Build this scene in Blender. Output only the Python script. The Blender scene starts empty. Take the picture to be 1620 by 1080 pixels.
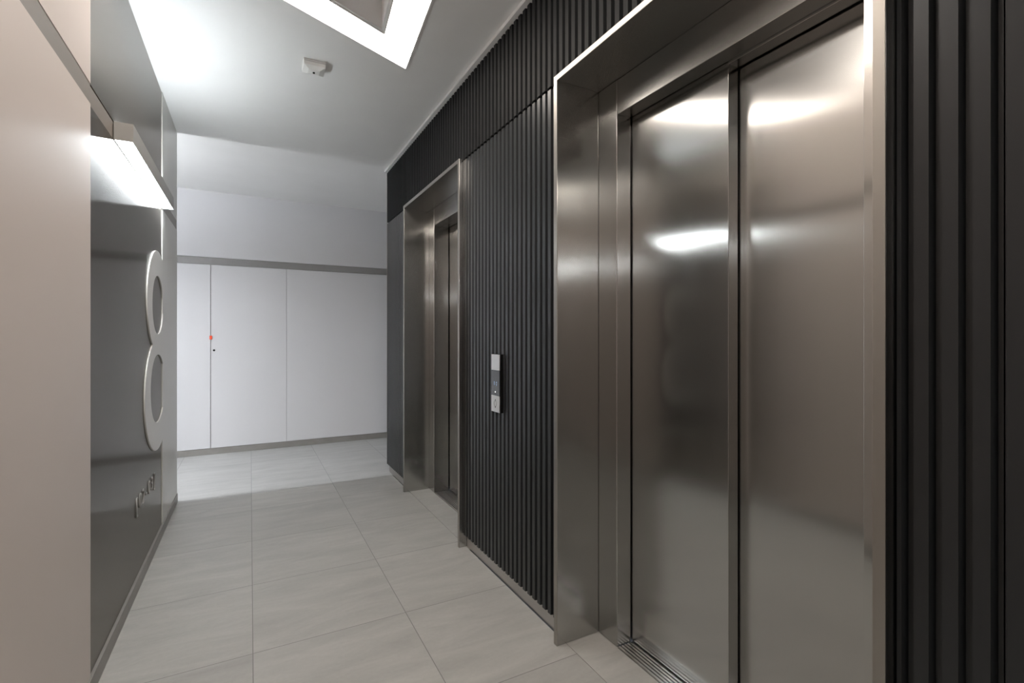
import bpy, bmesh, math, random
from mathutils import Vector, Matrix
R = math.radians
random.seed(7)
S = bpy.context.scene
COL = S.collection

# ---------------------------------------------------------------- camera
EYE = 1.24
cam_d = bpy.data.cameras.new('camera'); cam = bpy.data.objects.new('camera', cam_d); COL.objects.link(cam)
cam.location = (0, 0, EYE); cam.rotation_euler = (R(90), 0, R(-28.2))
cam_d.sensor_width = 36; cam_d.lens = 773/1620*36; cam_d.shift_y = -7/1620
cam_d.clip_start = 0.02
S.camera = cam
# ---------------------------------------------------------------- world, view
W = bpy.data.worlds.new('world'); S.world = W; W.use_nodes = True
W.node_tree.nodes['Background'].inputs[0].default_value = (0.8, 0.86, 1, 1)
W.node_tree.nodes['Background'].inputs[1].default_value = 0.05
vs = S.view_settings
vs.view_transform = 'Standard'; vs.look = 'None'; vs.gamma = 1; vs.use_curve_mapping = False
vs.exposure = 0.18
# lamp strengths (the room's own fittings, plus the ring's added strip by the wall)
E_RING = 14.5;  C_RING = (1.0, 0.90, 0.81)
E_DOWN = 48.0; E_UP = 36.0; C_WALL = (0.90, 0.96, 1.0)
E_LOBBY = 250.0; C_LOBBY = (0.93, 0.96, 1.0)

# ---------------------------------------------------------------- materials
def new_mat(name):
    m = bpy.data.materials.new(name); m.use_nodes = True
    nt = m.node_tree; return m, nt, nt.nodes['Principled BSDF']
def N(nt, t, **kw):
    n = nt.nodes.new(t)
    for k, v in kw.items(): setattr(n, k, v)
    return n
def rgb(c): return (c[0], c[1], c[2], 1)
def paint(name, col, rough=0.5, spec=0.5, vary=0.03, scale=4, bump=0.0, metallic=0):
    m, nt, b = new_mat(name)
    tc = N(nt, 'ShaderNodeTexCoord'); no = N(nt, 'ShaderNodeTexNoise')
    no.inputs['Scale'].default_value = scale; no.inputs['Detail'].default_value = 4
    nt.links.new(tc.outputs['Object'], no.inputs['Vector'])
    mx = N(nt, 'ShaderNodeMix', data_type='RGBA')
    mx.inputs[6].default_value = rgb([c*(1-vary) for c in col]); mx.inputs[7].default_value = rgb([min(1, c*(1+vary)) for c in col])
    nt.links.new(no.outputs['Fac'], mx.inputs[0]); nt.links.new(mx.outputs[2], b.inputs['Base Color'])
    b.inputs['Roughness'].default_value = rough; b.inputs['Specular IOR Level'].default_value = spec
    b.inputs['Metallic'].default_value = metallic
    if bump:
        n2 = N(nt, 'ShaderNodeTexNoise'); n2.inputs['Scale'].default_value = 350
        nt.links.new(tc.outputs['Object'], n2.inputs['Vector'])
        bp = N(nt, 'ShaderNodeBump'); bp.inputs['Strength'].default_value = bump; bp.inputs['Distance'].default_value = 0.001
        nt.links.new(n2.outputs['Fac'], bp.inputs['Height']); nt.links.new(bp.outputs['Normal'], b.inputs['Normal'])
    return m
def brushed(name, col, rough=0.24, aniso=0.6, grain='Z', streak=0.10, metallic=1.0, wave=0.0):
    """brushed sheet metal: fine streaks along the grain, highlights spread across it"""
    m, nt, b = new_mat(name)
    tc = N(nt, 'ShaderNodeTexCoord'); mp = N(nt, 'ShaderNodeMapping')
    k = {'Z': (260, 260, 1.5), 'Y': (260, 1.5, 260), 'X': (1.5, 260, 260)}[grain]
    mp.inputs['Scale'].default_value = k
    nt.links.new(tc.outputs['Object'], mp.inputs['Vector'])
    no = N(nt, 'ShaderNodeTexNoise'); no.inputs['Scale'].default_value = 1; no.inputs['Detail'].default_value = 3
    nt.links.new(mp.outputs['Vector'], no.inputs['Vector'])
    big = N(nt, 'ShaderNodeTexNoise'); big.inputs['Scale'].default_value = 2.2; big.inputs['Detail'].default_value = 3
    nt.links.new(tc.outputs['Object'], big.inputs['Vector'])
    ad = N(nt, 'ShaderNodeMath', operation='MULTIPLY_ADD'); ad.inputs[1].default_value = 0.6
    nt.links.new(no.outputs['Fac'], ad.inputs[0])
    ml = N(nt, 'ShaderNodeMath', operation='MULTIPLY'); ml.inputs[1].default_value = 0.4
    nt.links.new(big.outputs['Fac'], ml.inputs[0]); nt.links.new(ml.outputs[0], ad.inputs[2])
    mx = N(nt, 'ShaderNodeMix', data_type='RGBA')
    mx.inputs[6].default_value = rgb([c*(1-streak) for c in col]); mx.inputs[7].default_value = rgb([min(1, c*(1+streak)) for c in col])
    nt.links.new(ad.outputs[0], mx.inputs[0]); nt.links.new(mx.outputs[2], b.inputs['Base Color'])
    mr = N(nt, 'ShaderNodeMapRange'); mr.inputs['To Min'].default_value = rough*0.94; mr.inputs['To Max'].default_value = rough*1.06
    nt.links.new(big.outputs['Fac'], mr.inputs['Value']); nt.links.new(mr.outputs['Result'], b.inputs['Roughness'])
    b.inputs['Metallic'].default_value = metallic
    b.inputs['Anisotropic'].default_value = aniso
    tg = N(nt, 'ShaderNodeTangent', direction_type='RADIAL', axis='Z')
    nt.links.new(tg.outputs['Tangent'], b.inputs['Tangent'])
    if wave:
        wv = N(nt, 'ShaderNodeTexNoise'); wv.inputs['Scale'].default_value = 1.6; wv.inputs['Detail'].default_value = 1
        nt.links.new(tc.outputs['Object'], wv.inputs['Vector'])
        bp = N(nt, 'ShaderNodeBump'); bp.inputs['Strength'].default_value = 1; bp.inputs['Distance'].default_value = wave
        nt.links.new(wv.outputs['Fac'], bp.inputs['Height']); nt.links.new(bp.outputs['Normal'], b.inputs['Normal'])
    return m
def emit(name, col, s):
    m = bpy.data.materials.new(name); m.use_nodes = True; nt = m.node_tree; nt.nodes.clear()
    e = N(nt, 'ShaderNodeEmission'); e.inputs[0].default_value = rgb(col); e.inputs[1].default_value = s
    o = N(nt, 'ShaderNodeOutputMaterial'); nt.links.new(e.outputs[0], o.inputs[0]); return m
def tiles(name, x0, px, y0, py, base=(0.37, 0.365, 0.345)):
    """grey stone-look tiles, joints every px / py metres"""
    m, nt, b = new_mat(name); L = nt.links.new
    tc = N(nt, 'ShaderNodeTexCoord'); sp = N(nt, 'ShaderNodeSeparateXYZ'); L(tc.outputs['Object'], sp.inputs[0])
    def mth(op, a, v=None, c=None):
        n = N(nt, 'ShaderNodeMath', operation=op)
        for i, q in enumerate((a, v, c)):
            if q is None: continue
            if isinstance(q, (int, float)): n.inputs[i].default_value = q
            else: L(q, n.inputs[i])
        return n.outputs[0]
    cells = []; ed = []
    for ax, o, p in (('X', x0, px), ('Y', y0, py)):
        s = mth('DIVIDE', mth('SUBTRACT', sp.outputs[ax], o), p)
        cells.append(mth('FLOOR', s)); fr = mth('FRACT', s)
        d = mth('MULTIPLY', mth('MINIMUM', fr, mth('SUBTRACT', 1.0, fr)), p)
        ed.append(d)
    dist = mth('MINIMUM', ed[0], ed[1])
    grout = mth('LESS_THAN', dist, 0.0017)
    cv = N(nt, 'ShaderNodeCombineXYZ'); L(cells[0], cv.inputs[0]); L(cells[1], cv.inputs[1])
    wn = N(nt, 'ShaderNodeTexWhiteNoise'); L(cv.outputs[0], wn.inputs['Vector'])
    # each tile takes its veins from another place of the stone
    off = N(nt, 'ShaderNodeVectorMath', operation='MULTIPLY_ADD'); L(wn.outputs['Color'], off.inputs[0]); off.inputs[1].default_value = (9, 9, 9); L(tc.outputs['Object'], off.inputs[2])
    mp = N(nt, 'ShaderNodeMapping'); mp.inputs['Scale'].default_value = (1.1, 4.2, 1); mp.inputs['Rotation'].default_value = (0, 0, R(9)); L(off.outputs[0], mp.inputs['Vector'])
    n1 = N(nt, 'ShaderNodeTexNoise'); n1.inputs['Scale'].default_value = 2.2; n1.inputs['Detail'].default_value = 9; n1.inputs['Roughness'].default_value = 0.62; n1.inputs['Distortion'].default_value = 0.6
    L(mp.outputs[0], n1.inputs['Vector'])
    n2 = N(nt, 'ShaderNodeTexNoise'); n2.inputs['Scale'].default_value = 60; n2.inputs['Detail'].default_value = 3; L(tc.outputs['Object'], n2.inputs['Vector'])
    f = mth('ADD', mth('MULTIPLY', n1.outputs['Fac'], 0.85), mth('MULTIPLY', n2.outputs['Fac'], 0.15))
    cr = N(nt, 'ShaderNodeValToRGB'); L(f, cr.inputs[0])
    cr.color_ramp.elements[0].position = 0.30; cr.color_ramp.elements[0].color = rgb([c*0.83 for c in base])
    cr.color_ramp.elements[1].position = 0.68; cr.color_ramp.elements[1].color = rgb([c*1.13 for c in base])
    tint = N(nt, 'ShaderNodeMix', data_type='RGBA', blend_type='MULTIPLY'); tint.inputs[0].default_value = 1
    L(cr.outputs[0], tint.inputs[6])
    tr = N(nt, 'ShaderNodeMapRange'); L(wn.outputs['Value'], tr.inputs['Value']); tr.inputs['To Min'].default_value = 0.95; tr.inputs['To Max'].default_value = 1.04
    cc = N(nt, 'ShaderNodeCombineColor')
    for i in range(3): L(tr.outputs['Result'], cc.inputs[i])
    L(cc.outputs[0], tint.inputs[7])
    mx = N(nt, 'ShaderNodeMix', data_type='RGBA'); L(grout, mx.inputs[0]); L(tint.outputs[2], mx.inputs[6]); mx.inputs[7].default_value = rgb([c*0.5 for c in base])
    L(mx.outputs[2], b.inputs['Base Color'])
    rr = N(nt, 'ShaderNodeMapRange'); L(n1.outputs['Fac'], rr.inputs['Value']); rr.inputs['To Min'].default_value = 0.36; rr.inputs['To Max'].default_value = 0.5
    L(rr.outputs['Result'], b.inputs['Roughness'])
    bp = N(nt, 'ShaderNodeBump'); bp.inputs['Strength'].default_value = 0.25; bp.inputs['Distance'].default_value = 0.0006
    hh = mth('SUBTRACT', f, grout); L(hh, bp.inputs['Height']); L(bp.outputs[0], b.inputs['Normal'])
    return m

M = {}
M['ceiling'] = paint('ceiling white paint', (0.83, 0.83, 0.82), 0.75, 0.3)
M['white_trim'] = paint('white trim paint', (0.80, 0.80, 0.79), 0.5, 0.4)
M['beige'] = paint('warm white laminate', (0.66, 0.595, 0.56), 0.42, 0.4, 0.02, 3, 0.1)
M['white_lam'] = paint('white laminate', (0.62, 0.61, 0.58), 0.32, 0.5, 0.02, 3)
M['back_wall'] = paint('cool white laminate', (0.70, 0.70, 0.715), 0.38, 0.4, 0.015, 2)
M['band'] = paint('taupe grey metal strip', (0.23, 0.205, 0.18), 0.38, 0.5, 0.03, 3)
M['band_back'] = paint('mid grey strip', (0.27, 0.265, 0.26), 0.45, 0.5, 0.03, 3)
M['skirt'] = paint('grey stone skirting', (0.25, 0.24, 0.225), 0.4, 0.5, 0.15, 14)
M['dark_gloss'] = brushed('dark grey brushed sheet', (0.20, 0.183, 0.16), 0.22, 1.0, 'Z', 0.02, 0.92, 0.0)
M['steel'] = brushed('brushed stainless steel', (0.47, 0.468, 0.455), 0.17, 0.93, 'Z', 0.025, 1.0, 0.0)
M['steel_h'] = brushed('brushed stainless steel across', (0.44, 0.435, 0.42), 0.25, 0.3, 'Y', 0.05, 1.0, 0.0)
M['steel_edge'] = brushed('pale steel edge', (0.38, 0.36, 0.33), 0.42, 0.3, 'Z', 0.02, 1.0)
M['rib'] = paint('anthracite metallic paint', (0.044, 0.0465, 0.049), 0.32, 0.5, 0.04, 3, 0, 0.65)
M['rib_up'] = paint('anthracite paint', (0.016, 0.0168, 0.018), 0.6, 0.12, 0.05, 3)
M['black'] = paint('black void', (0.004, 0.004, 0.004), 0.6, 0.2)
M['plate'] = brushed('satin plate', (0.70, 0.69, 0.67), 0.38, 0.2, 'Z', 0.03, 1.0)
M['alu'] = brushed('grooved aluminium', (0.62, 0.60, 0.58), 0.32, 0.4, 'Y', 0.1, 1.0)
M['plinth'] = brushed('steel plinth', (0.50, 0.48, 0.46), 0.32, 0.3, 'Y', 0.05, 1.0)
M['lamp_body'] = paint('lamp housing grey', (0.34, 0.335, 0.32), 0.38, 0.5)
M['detector'] = paint('detector white plastic', (0.78, 0.78, 0.76), 0.4, 0.5)
M['glass_groove_dark'] = paint('display glass and groove shade', (0.03, 0.034, 0.038), 0.12, 0.5)
M['red'] = paint('orange red plastic', (0.75, 0.07, 0.02), 0.4, 0.5)
M['light_ring'] = emit('warm diffuser', C_RING, E_RING)
M['lamp_down'] = emit('cool diffuser down', C_WALL, E_DOWN)
M['lamp_up'] = emit('cool diffuser up', C_WALL, E_UP)
M['lobby_lamp'] = emit('lobby diffuser', C_LOBBY, E_LOBBY)
M['display'] = emit('display glyph', (0.55, 0.70, 0.95), 0.35)
M['led'] = emit('white indicator', (1, 1, 1), 1.0)
M['tiles'] = tiles('stone tiles corridor', 0.01, 0.608, 1.567, 0.600)
M['tiles_niche'] = tiles('stone tiles niche', -3, 9, 0.967, 9)
M['tiles_lobby'] = tiles('stone tiles lobby', 0.01, 0.608, 4.87, 0.60, (0.40, 0.40, 0.39))
M['well'] = paint('light well grey', (0.86, 0.86, 0.86), 0.6, 0.3)

# ---------------------------------------------------------------- mesh helpers
def link(name, bm, mat, parent=None, bevel=0.0, loc=None, smooth=False):
    bmesh.ops.recalc_face_normals(bm, faces=bm.faces)
    if loc is not None:                       # mesh is given in world coordinates; origin goes to loc
        bmesh.ops.translate(bm, verts=bm.verts, vec=-Vector(loc))
    me = bpy.data.meshes.new(name); bm.to_mesh(me); bm.free()
    if smooth:
        for p in me.polygons: p.use_smooth = True
    o = bpy.data.objects.new(name, me); COL.objects.link(o)
    for m in (mat if isinstance(mat, (list, tuple)) else [mat]): me.materials.append(m)
    if loc is not None: o.location = loc
    if parent is not None:
        o.parent = parent
        if loc is None: o.location = -parent.location    # meshes written in world coordinates
        else: o.location = Vector(loc) - parent.location
    if bevel:
        bv = o.modifiers.new('bevel', 'BEVEL'); bv.width = bevel; bv.segments = 2; bv.limit_method = 'ANGLE'; bv.angle_limit = R(40)
    return o
def box(bm, x0, x1, y0, y1, z0, z1, mi=0):
    v = [bm.verts.new((x, y, z)) for x in (x0, x1) for y in (y0, y1) for z in (z0, z1)]
    for f in ((0,1,3,2), (4,6,7,5), (0,4,5,1), (2,3,7,6), (0,2,6,4), (1,5,7,3)):
        bm.faces.new([v[i] for i in f]).material_index = mi
    return v
def boxes(*bs):
    bm = bmesh.new()
    for b in bs: box(bm, *b)
    return bm
def prism(loops, fn, w0, w1, bm=None, mi=0):
    """polygon with holes (2d loops) swept from w0 to w1; fn(u,v,w) -> xyz"""
    bm = bm or bmesh.new()
    out = []
    for w in (w0, w1):
        rings = []; edges = []
        for lp in loops:
            vs_ = [bm.verts.new(fn(u, v, w)) for u, v in lp]; rings.append(vs_)
            for i in range(len(vs_)): edges.append(bm.edges.new((vs_[i], vs_[(i+1) % len(vs_)])))
        if len(loops) == 1: bm.faces.new(rings[0]).material_index = mi
        else:
            r = bmesh.ops.triangle_fill(bm, use_beauty=True, use_dissolve=False, edges=edges)
            for g in r['geom']:
                if isinstance(g, bmesh.types.BMFace): g.material_index = mi
        out.append(rings)
    for a, b_ in zip(*out):
        n = len(a)
        for i in range(n):
            bm.faces.new((a[i], a[(i+1) % n], b_[(i+1) % n], b_[i])).material_index = mi
    return bm
def empty(name, loc):
    o = bpy.data.objects.new(name, None); o.empty_display_size = 0.1; COL.objects.link(o); o.location = loc; return o
def tag(o, label=None, cat=None, group=None, kind=None):
    if label: o['label'] = label
    if cat: o['category'] = cat
    if group: o['group'] = group
    if kind: o['kind'] = kind
    return o
def struct(name, bm, mat, **kw):
    return tag(link(name, bm, mat, **kw), kind='structure')
def text_mesh(name, s, size, depth, mat, mtx, parent):
    cu = bpy.data.curves.new('tmp', 'FONT'); cu.body = s; cu.size = size; cu.extrude = depth/2
    cu.align_x = 'CENTER'; cu.align_y = 'CENTER'
    t = bpy.data.objects.new('tmp', cu); COL.objects.link(t)
    dg = bpy.context.evaluated_depsgraph_get()
    me = bpy.data.meshes.new_from_object(t.evaluated_get(dg)); me.transform(mtx); me.name = name
    bpy.data.objects.remove(t); bpy.data.curves.remove(cu)
    me.materials.clear(); me.materials.append(mat)
    o = bpy.data.objects.new(name, me); COL.objects.link(o)
    if parent is not None: o.parent = parent; o.location = -parent.location
    return o

# ---------------------------------------------------------------- dimensions
H = 2.78                        # ceiling
XL, XS, XB = -0.485, -0.490, -0.480   # laminate face, sheet-metal face, skirting face
YS0, YS1, YC = 2.174, 3.745, 4.44     # sheet-metal panel from/to, corridor corner
YBK = -2.6                      # end of the corridor behind the camera
YB = 6.05                       # back wall of the lobby
XR, XV = 1.120, 1.136           # rib crest and rib valley
YRE = 4.535                     # end of the ribbed wall
BZ0, BZ1 = 2.045, 2.115         # strip running round the walls

# ---------------------------------------------------------------- floor and ceiling
struct('floor', boxes((-0.62, 1.128, YBK, 4.375, -0.06, 0)), M['tiles'])
struct('floor', boxes((-3.6, 3.0, 4.377, YB+0.05, -0.06, 0)), M['tiles_lobby'])
for a, b_ in ((0.44, 1.72), (2.63, 3.92)):
    struct('floor', boxes((1.130, 1.300, a, b_, -0.06, 0)), M['tiles_niche'])

# triangular ceiling light: outer corner towards the lobby
C0 = Vector((0.794, 2.766)); WD = 0.165
aA, aB = R(-155.2), R(-95.2)
def make_tri(c0, ls, flip=1, wall=None):      # triangle inset by off, cut where it meets the left wall
    pts = [c0, c0 + flip*ls*Vector((math.cos(aA), math.sin(aA))), c0 + flip*ls*Vector((math.cos(aB), math.sin(aB)))]
    cen = sum(pts, Vector((0, 0)))/3; inr = ls*math.sqrt(3)/6
    def f(off):
        q = [cen + (p-cen)*((inr-off)/inr) for p in pts]
        if wall is None: return q
        xm = wall + max(0, min(off, 0.03)) + 0.4*max(0, off-WD) ; out = []  # keeps a thin glowing strip along the wall, added to brighten its top
        for a, b_ in zip(q, q[1:]+q[:1]):
            if a.x >= xm: out.append(a)
            if (a.x >= xm) != (b_.x >= xm): out.append(a + (b_-a)*((xm-a.x)/(b_.x-a.x)))
        return out
    f.cen = cen if wall is None else Vector((0.15, 1.8))
    return f
TRIS = [make_tri(C0, 2.2, 1, -0.478), make_tri(Vector((-0.194, -2.176)), 1.33, -1)]
def as2(l): return [(p.x, p.y) for p in l]
fz = lambda u, v, w: (u, v, w)
struct('ceiling', prism([[(-0.62, YBK), (1.30, YBK), (1.30, YC+0.005), (-0.62, YC+0.005)]] + [as2(T(-0.001)) for T in TRIS], fz, H, H+0.07), M['ceiling'])
struct('ceiling', boxes((-3.6, 3.0, YC+0.005, YB+0.05, H, H+0.07)), M['ceiling'])
for tri, lab in zip(TRIS, ('large glowing angular ring light set into the grey-white ceiling, beside the smoke detector', 'glowing triangular ring light in the ceiling at the near end of the corridor')):
    cl = empty('ceiling_light', (tri.cen.x, tri.cen.y, H))
    tag(cl, lab, 'ceiling light')
    bm = prism([as2(tri(0.0)), as2(tri(0.008))], fz, H-0.006, H+0.05)
    prism([as2(tri(WD)), as2(tri(WD+0.008))], fz, H-0.004, H+0.05, bm)
    tag(link('trim_frame', bm, M['white_trim'], cl), 'thin white metal edge of the ring')
    link('diffuser', prism([as2(tri(0.0085)), as2(tri(WD-0.0005))], fz, H+0.003, H+0.03), M['light_ring'], cl)
    bm = prism([as2(tri(WD+0.0085)), as2(tri(WD+0.02))], fz, H+0.0, H+0.20)
    prism([as2(tri(WD+0.0085))], fz, H+0.20, H+0.21, bm)
    tag(link('inner_well', bm, M['well'], cl), 'grey recessed well inside the ring')

# ---------------------------------------------------------------- left wall
struct('wall_left', boxes((-0.66, -0.515, YBK, 4.425, 0, H)), M['white_lam'])
# near laminate cladding below and above the strip
struct('wall_left', boxes((-0.514, XL, YBK, YS0, 0.066, BZ0)), M['beige'], bevel=0.001)
struct('wall_left', boxes((-0.514, XL, YBK, YS0, BZ1, H)), M['beige'], bevel=0.001)
# dark sheet-metal panel behind the sign
struct('wall_left', boxes((-0.514, XS, YS0+0.002, YS1, 0.066, BZ0)), M['dark_gloss'])
struct('wall_left', boxes((-0.514, XS, YS0+0.002, YS1, BZ1+0.004, H)), M['dark_gloss'])
# white laminate at the corner
struct('wall_left', boxes((-0.514, XL, YS1+0.001, YC, 0.066, BZ0), (-0.66, -0.516, 4.426, YC, 0.066, BZ0)), M['white_lam'], bevel=0.001)
struct('wall_left', boxes((-0.514, XL, YS1+0.001, YC, BZ1, H), (-0.66, -0.516, 4.426, YC, BZ1, H)), M['white_lam'], bevel=0.001)
struct('trim_1', boxes((-0.514, -0.4865, YBK, YS0+0.001, BZ0, BZ1)), M['band'])
struct('trim_2', boxes((-0.514, -0.4915, YS0+0.002, YS1, BZ0, BZ1)), M['band'])
struct('trim_3', boxes((-0.514, -0.4865, YS1+0.001, YC-0.003, BZ0, BZ1)), M['band'])
struct('baseboard_left', boxes((-0.514, XB, YBK, YC+0.003, 0, 0.064)), M['skirt'])
# lobby-facing wall left of the corner
struct('wall_lobby', boxes((-3.6, -0.662, 4.30, YC, 0, H)), M['back_wall'])
struct('wall_lobby', boxes((-3.62, -3.60, YC, YB+0.05, 0, H)), M['back_wall'])
struct('wall_rear', boxes((-0.62, 1.3, YBK-0.05, YBK, 0, H)), M['beige'])

# floor number: a big white 8 standing proud of the dark panel, running into the corner laminate
Yc = 3.56
def ell(cy, cz, a, b, n=2.0, steps=64):
    pts = []
    for i in range(steps):
        t = 2*math.pi*i/steps
        c, s = math.cos(t), math.sin(t)
        pts.append((cy + a*math.copysign(abs(c)**(2/n), c), cz + b*math.copysign(abs(s)**(2/n), s)))
    return pts
Uo, Lo = (1.452, 0.345, 0.298), (0.902, 0.412, 0.328)
def inside(p, e): return ((p[0]-Yc)/e[1])**2 + ((p[1]-e[0])/e[2])**2 < 1
up = [p for p in ell(Yc, *Uo[:1], *Uo[1:], steps=240) if not inside(p, Lo)]
lo = [p for p in ell(Yc, *Lo[:1], *Lo[1:], steps=240) if not inside(p, Uo)]
def order(pts, e, start):
    return sorted(pts, key=lambda p: (math.atan2((p[1]-e[0])/e[2], (p[0]-Yc)/e[1]) - start) % (2*math.pi))
up = order(up, Uo, R(-90)); lo = order(lo, Lo, R(90))
outline = up + lo
bm = prism([outline, ell(Yc, 1.43, 0.190, 0.172, 2.1), ell(Yc, 0.936, 0.245, 0.200, 2.1)], lambda u, v, w: (w, u, v), XS+0.0005, XL+0.003)
g = bm.verts[:] + bm.edges[:] + bm.faces[:]
bmesh.ops.bisect_plane(bm, geom=g, plane_co=(0, YS1-0.0005, 0), plane_no=(0, 1, 0), clear_outer=True)
bmesh.ops.holes_fill(bm, edges=[e for e in bm.edges if e.is_boundary], sides=0)
n8 = link('floor_number', bm, M['white_lam'], loc=(XS, Yc, 0.57), bevel=0.0012)
tag(n8, 'big white raised figure 8 on the dark grey panel, under the left wall lamp', 'sign')
# door-number lettering under the 8
sg = empty('door_number_sign', (XS, 3.22, 0.36))
tag(sg, 'small raised metal bracketed numbers low on the dark panel, below the white 8', 'sign')
mt = Matrix(((0, 0, 1, 0), (1, 0, 0, 0), (0, 1, 0, 0), (0, 0, 0, 1)))
ys = [2.965, 3.05, 3.135, 3.215, 3.295, 3.38, 3.465]
for ch, yy in zip('[02-03]', ys):
    text_mesh('bracket' if ch in '[]' else ('dash' if ch == '-' else 'digit'), ch, 0.105, 0.005, M['lamp_body'],
              Matrix.Translation((XS+0.0035, yy, 0.415)) @ mt, sg)

# ---------------------------------------------------------------- wall lamps
def wall_lamp(name, x0, x1, y0, y1, label, group, mats):
    """slim box lamp, diffusers above and below"""
    r = empty(name, ((x0+x1)/2, (y0+y1)/2, BZ0)); tag(r, label, 'wall lamp', group)
    t = 0.003
    bm = bmesh.new()
    z0, z1 = BZ0-0.002, BZ1+0.002
    box(bm, x0, x0+t, y0, y1, z0, z1); box(bm, x1-t, x1, y0, y1, z0, z1)
    box(bm, x0+t, x1-t, y0, y0+t, z0, z1); box(bm, x0+t, x1-t, y1-t, y1, z0, z1)
    box(bm, x0+t, x1-t, y0+t, y1-t, BZ0+0.03, BZ0+0.04)
    tag(link('housing', bm, M['lamp_body'], r), 'grey metal box housing')
    link('diffuser', boxes((x0+t, x1-t, y0+t, y1-t, BZ0-0.001, BZ0+0.006)), mats[0], r)
    link('diffuser', boxes((x0+t, x1-t, y0+t, y1-t, BZ1-0.006, BZ1-0.001)), mats[1], r)
    return r
wall_lamp('wall_lamp', -0.4885, -0.424, 2.515, 3.725, 'long slim box lamp glowing under the grey strip, above the white 8', None, (M['lamp_down'], M['lamp_up']))
wall_lamp('wall_lamp', -0.4845, -0.420, -2.10, -0.95, 'long slim box lamp at the near end of the left beige wall', None, (M['lamp_down'], M['lamp_up']))
wall_lamp('wall_lamp', -2.9, -1.35, YC+0.001, YC+0.066, 'long slim box lamp on the lobby wall round the left corner', None, (M['lobby_lamp'], M['lobby_lamp']))

# ---------------------------------------------------------------- back wall of the lobby
struct('wall_back', boxes((-3.6, 3.0, YB+0.02, YB+0.1, 0, H)), M['band_back'])
struct('wall_back', boxes((-3.6, 3.0, YB, YB+0.019, 2.082, H)), M['back_wall'])
struct('trim_4', boxes((-3.6, 3.0, YB+0.008, YB+0.0195, 2.007, 2.081)), M['band_back'])
struct('baseboard_back', boxes((-3.6, 3.0, YB-0.003, YB+0.0195, 0, 0.064)), M['skirt'])
doors = []
for i, (a, b_, lab) in enumerate(((-1.10, -0.369, None), (-0.363, 0.361, None), (0.364, 1.75, None))):
    d = struct('door_%d' % (i+1) if i < 2 else 'wall_back', boxes((a, b_, YB, YB+0.0195, 0.067, 2.004)), M['back_wall'], bevel=0.001)
    doors.append(d)
struct('wall_back', boxes((1.755, 3.0, YB, YB+0.0195, 0.067, 2.004)), M['back_wall'])
struct('wall_back', boxes((-3.6, -1.105, YB, YB+0.0195, 0.067, 2.004)), M['back_wall'])
bm = bmesh.new(); bmesh.ops.create_cone(bm, cap_ends=True, segments=20, radius1=0.011, radius2=0.011, depth=0.006, matrix=Matrix.Translation((-0.335, YB-0.003, 1.10)) @ Matrix.Rotation(R(90), 4, 'X'))
k = link('keyhole', bm, M['black'], doors[1]); k['label'] = 'black round key lock'
bm = bmesh.new(); box(bm, -0.376, -0.352, YB-0.010, YB-0.0005, 1.215, 1.255)
sl = link('security_seal', bm, M['red'], bevel=0.003, loc=(-0.364, YB, 1.215))
tag(sl, 'small orange-red tab stuck over the joint of the white cupboard doors', 'seal')

# ---------------------------------------------------------------- right wall: ribbed anthracite cladding
PITCH = 0.0435
def ribs(y0, y1, z0, z1, phase=0.0, back=1.16):
    """trapezoid ribs running up and down; closed sheet from y0 to y1"""
    prof = []          # (y, x)
    keys = ((0.0, XR), (0.0215, XR), (0.0265, XV), (0.0365, XV), (0.0415, XR))
    n0 = int(math.floor((y0-phase)/PITCH))-1
    pts = []
    k = n0
    while True:
        b = phase + k*PITCH
        for dy, x in keys: pts.append((b+0.0008+dy, x))
        if b > y1+PITCH: break
        k += 1
    def xat(y):
        for (ya, xa), (yb, xb) in zip(pts, pts[1:]):
            if ya <= y <= yb: return xa + (xb-xa)*((y-ya)/(yb-ya) if yb > ya else 0)
        return XR
    prof = [(y0, xat(y0))] + [p for p in pts if y0+1e-5 < p[0] < y1-1e-5] + [(y1, xat(y1))]
    bm = bmesh.new()
    lo = [bm.verts.new((x, y, z0)) for y, x in prof]; hi = [bm.verts.new((x, y, z1)) for y, x in prof]
    bl = [bm.verts.new((back, y0, z0)), bm.verts.new((back, y1, z0))]; bh = [bm.verts.new((back, y0, z1)), bm.verts.new((back, y1, z1))]
    for i in range(len(prof)-1): bm.faces.new((lo[i], lo[i+1], hi[i+1], hi[i]))
    bm.faces.new(lo[::-1] + [bl[0], bl[1]]); bm.faces.new(hi + [bh[1], bh[0]])
    bm.faces.new((lo[0], hi[0], bh[0], bl[0])); bm.faces.new((lo[-1], bl[1], bh[1], hi[-1]))
    bm.faces.new((bl[0], bh[0], bh[1], bl[1]))
    return bm
Z0R, ZSEAM, ZTOP = 0.066, 2.288, 2.758
PORT = ((0.492, 1.662), (2.678, 3.866))
for a, b_ in ((YBK+0.01, PORT[0][0]-0.003), (PORT[0][1]+0.003, PORT[1][0]-0.003), (PORT[1][1]+0.003, YRE)):
    if a < 0:
        struct('wall_right', ribs(a, 0.337, Z0R, ZSEAM, 0.004), M['rib'])
        struct('wall_right', ribs(0.339, b_, Z0R, ZSEAM, 0.004), M['rib'])
    else: struct('wall_right', ribs(a, b_, Z0R, ZSEAM, 0.004), M['rib'])
    struct('baseboard_right', boxes((1.133, 1.158, a, b_-(0.03 if b_ == YRE else 0), 0, 0.062)), M['plinth'])
struct('wall_right', ribs(YBK+0.01, YRE, ZSEAM+0.012, ZTOP, 0.004), M['rib_up'])
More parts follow.
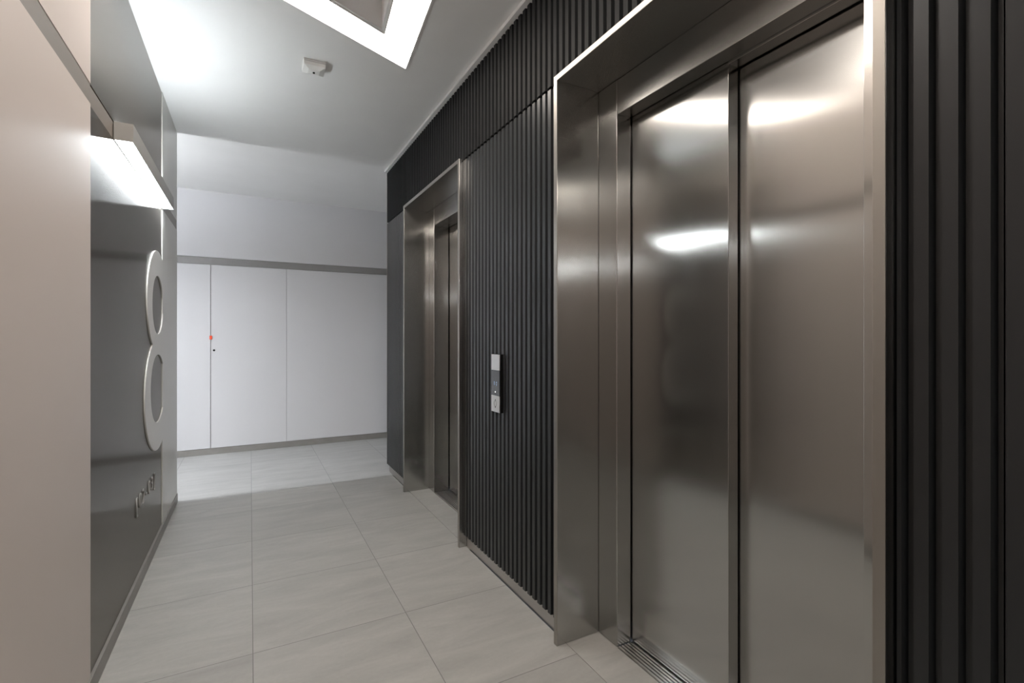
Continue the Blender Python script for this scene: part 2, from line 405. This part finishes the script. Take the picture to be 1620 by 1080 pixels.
struct('wall_right', boxes((1.161, 1.285, YBK, PORT[0][0]-0.003, 0, H), (1.161, 1.285, PORT[0][1]+0.003, PORT[1][0]-0.003, 0, H), (1.161, 1.285, PORT[1][1]+0.003, YRE-0.002, 0, H),
       (1.161, 1.285, PORT[0][0]-0.003, PORT[0][1]+0.003, 2.30, H), (1.161, 1.285, PORT[1][0]-0.003, PORT[1][1]+0.003, 2.30, H)), M['black'])
struct('wall_lobby', boxes((1.290, 3.0, 4.30, YRE-0.002, 0, H)), M['back_wall'])
struct('wall_lobby', boxes((3.0, 3.05, 4.30, YB+0.05, 0, H)), M['back_wall'])
struct('trim_5', boxes((1.098, 1.30, YBK, YRE, ZTOP+0.003, H-0.0005)), M['white_trim'])
struct('trim_6', boxes((1.118, 1.122, YRE+0.0005, YRE+0.004, Z0R, ZTOP)), M['steel_edge'])

# ---------------------------------------------------------------- elevator entrances
XF, XI = 1.085, 1.292
def elevator(y0, y1, label, flip):
    r = empty('elevator_entrance', (XF, (y0+y1)/2, 0)); tag(r, label, 'elevator', 'elevator entrances')
    T = 0.022; ZT = 2.290; ZI = ZT-T; ZH = 2.128; J = 0.140
    a, b_ = y0+T, y1-T
    fy = lambda u, v, w: (w, u, v)
    # outer surround: two cheeks and a soffit
    link('surround_cheek', boxes((XF, XI+0.004, y0, a, 0.001, ZT)), M['steel'], r, bevel=0.0015)
    link('surround_cheek', boxes((XF, XI+0.004, b_, y1, 0.001, ZT)), M['steel'], r, bevel=0.0015)
    link('surround_soffit', boxes((XF, XI+0.004, a+0.0003, b_-0.0003, ZI, ZT)), M['steel_h'], r, bevel=0.001)
    q = link('edge_trim', prism([[(y0, 0.001), (a, 0.001), (a, ZI), (b_, ZI), (b_, 0.001), (y1, 0.001), (y1, ZT), (y0, ZT)]], fy, XF-0.002, XF-0.0001), M['steel_edge'], r, bevel=0.0006)
    q['label'] = 'pale thin front edge of the surround'
    # inner frame
    xd = 1.368; xd2 = 1.420
    xf, xn = (xd, xd2) if not flip else (xd2, xd)      # far leaf, near leaf
    link('frame_jamb', boxes((XI, xf-0.005, y1-J, b_-0.0015, 0.001, ZI-0.001)), M['steel'], r, bevel=0.0022)
    link('frame_jamb', boxes((XI, xn-0.005, a+0.0015, y0+J, 0.001, ZI-0.001)), M['steel'], r, bevel=0.001)
    link('header', boxes((XI+0.001, XI+0.045, y0+J+0.001, y1-J-0.001, ZH, ZI-0.001), (XI+0.045, 1.364, y0+J+0.001, y1-J-0.001, ZH+0.004, ZH+0.012)), M['steel_h'], r, bevel=0.0022)
    ym = (y0+y1)/2
    ov = 0.012
    back = (y0+J+0.001, ym-ov) if not flip else (ym+ov, y1-J-0.001)
    link('track_cover', boxes((1.3645, 1.414, back[0], back[1], ZH+0.006, ZH+0.014), (1.366, 1.412, back[0], back[1], ZH-0.004, ZH+0.0055)), M['steel_h'], r, bevel=0.001)
    for (p, s, x) in ((ym-ov*(1 if not flip else -1)-0.0, y1-J+0.02, xf), (y0+J-0.02, ym+ov*(1 if not flip else -1)*0.5, xn)):
        link('door_panel', boxes((x, x+0.046, p, s, 0.010, ZH+0.03)), M['steel'], r, bevel=0.0015)
    # sill with running grooves; groove floor coloured dark to deepen their shade
    bm = bmesh.new(); box(bm, XI+0.002, 1.47, y0+J+0.002, y1-J-0.002, -0.01, 0.0005, 1)
    x = XI+0.004
    while x < 1.46:
        box(bm, x, x+0.0085, y0+J+0.004, y1-J-0.004, 0.0005, 0.005); x += 0.0145
    link('sill', bm, [M['alu'], M['glass_groove_dark']], r)
    bb = link('shaft_backing', boxes((1.475, 1.49, y0, y1, -0.01, ZT), (1.30, 1.475, y0-0.0, y0+0.01, -0.01, ZT), (1.30, 1.475, y1-0.01, y1, -0.01, ZT), (1.30, 1.475, y0+0.01, y1-0.01, ZI-0.02, ZT)), M['black'], r)
    bb['label'] = 'black gap behind the leaves'
    return r
elevator(*PORT[0], 'near elevator with two brushed steel sliding doors, largest at right', False)
elevator(*PORT[1], 'far elevator in a narrow steel surround, beyond the call button panel', True)

# ---------------------------------------------------------------- call button panel
cy0, cy1, cz0, cz1 = 2.180, 2.272, 0.860, 1.152
cp = empty('call_panel', (1.12, (cy0+cy1)/2, cz0)); tag(cp, 'tall narrow elevator call panel on the ribbed wall between the two elevators', 'call panel')
tag(link('back_box', boxes((1.102, 1.1185, cy0-0.001, cy1+0.001, cz0-0.001, cz1+0.001)), M['black'], cp), 'black rear box')
link('faceplate', boxes((1.0975, 1.1015, cy0, cy1, 1.072, cz1)), M['plate'], cp, bevel=0.001)
dp = tag(link('display', boxes((1.098, 1.1015, cy0, cy1, 0.944, 1.071)), M['glass_groove_dark'], cp), 'dark glass display')
bt = link('button_plate', boxes((1.0975, 1.1015, cy0, cy1, cz0, 0.943)), M['plate'], cp, bevel=0.001)
ym = (cy0+cy1)/2
mr_ = Matrix(((0, 0, -1, 0), (-1, 0, 0, 0), (0, 1, 0, 0), (0, 0, 0, 1)))
def sub(name, bm, mat, par):
    o = link(name, bm, mat); o.parent = par; o.location = (0, 0, 0); return o
t = text_mesh('digit', '8', 0.028, 0.0006, M['display'], Matrix.Translation((1.0975, ym+0.012, 1.004)) @ mr_, None); t.parent = dp
for s in (1, -1):
    sub('arrow_mark', prism([[(ym-0.020, 1.004+s*0.003), (ym-0.006, 1.004+s*0.003), (ym-0.013, 1.004+s*0.012)]], lambda u, v, w: (w, u, v), 1.0972, 1.0979), M['display'], dp)
def disc(y, z, rr, x0, x1, seg=24):
    b = bmesh.new(); bmesh.ops.create_cone(b, cap_ends=True, segments=seg, radius1=rr, radius2=rr, depth=x1-x0, matrix=Matrix.Translation(((x0+x1)/2, y, z)) @ Matrix.Rotation(R(90), 4, 'Y')); return b
sub('indicator_light', disc(ym, 0.962, 0.004, 1.0965, 1.0985), M['led'], dp)
c = (ym, 0.903)
ring = [ell(c[0], c[1], 0.015, 0.015, steps=32), ell(c[0], c[1], 0.0125, 0.0125, steps=32)]
sub('push_button', prism(ring, lambda u, v, w: (w, u, v), 1.0960, 1.0976), M['plinth'], bt)
for s in (1, -1):
    sub('arrow_mark', prism([[(ym-0.006, c[1]+s*0.013), (ym+0.006, c[1]+s*0.013), (ym, c[1]+s*0.023)]], lambda u, v, w: (w, u, v), 1.0968, 1.0976), M['black'], bt)

# ---------------------------------------------------------------- smoke detector
dx, dy = 0.318, 2.965
dt = empty('smoke_detector', (dx, dy, H)); tag(dt, 'small square white detector on the ceiling beside the triangular light', 'smoke detector')
link('base', boxes((dx-0.058, dx+0.058, dy-0.055, dy+0.055, H-0.012, H-0.0003)), M['detector'], dt, bevel=0.002)
bm = bmesh.new()
lv = ((0.058, 0.055, 0.014), (0.056, 0.053, 0.032), (0.030, 0.028, 0.043), (0.012, 0.011, 0.045))
rings = [[bm.verts.new((dx+sx*a, dy+sy*b_, H-z)) for sx, sy in ((-1, -1), (1, -1), (1, 1), (-1, 1))] for a, b_, z in lv]
for p, q in zip(rings, rings[1:]):
    for i in range(4): bm.faces.new((p[i], p[(i+1) % 4], q[(i+1) % 4], q[i]))
bm.faces.new(rings[0]); bm.faces.new(rings[-1])
link('cover', bm, M['detector'], dt, bevel=0.001)
bm = bmesh.new(); bmesh.ops.create_cone(bm, cap_ends=True, segments=16, radius1=0.006, radius2=0.006, depth=0.006, matrix=Matrix.Translation((dx, dy, H-0.047)))
tag(link('sensor', bm, M['black'], dt), 'black sensor eye')
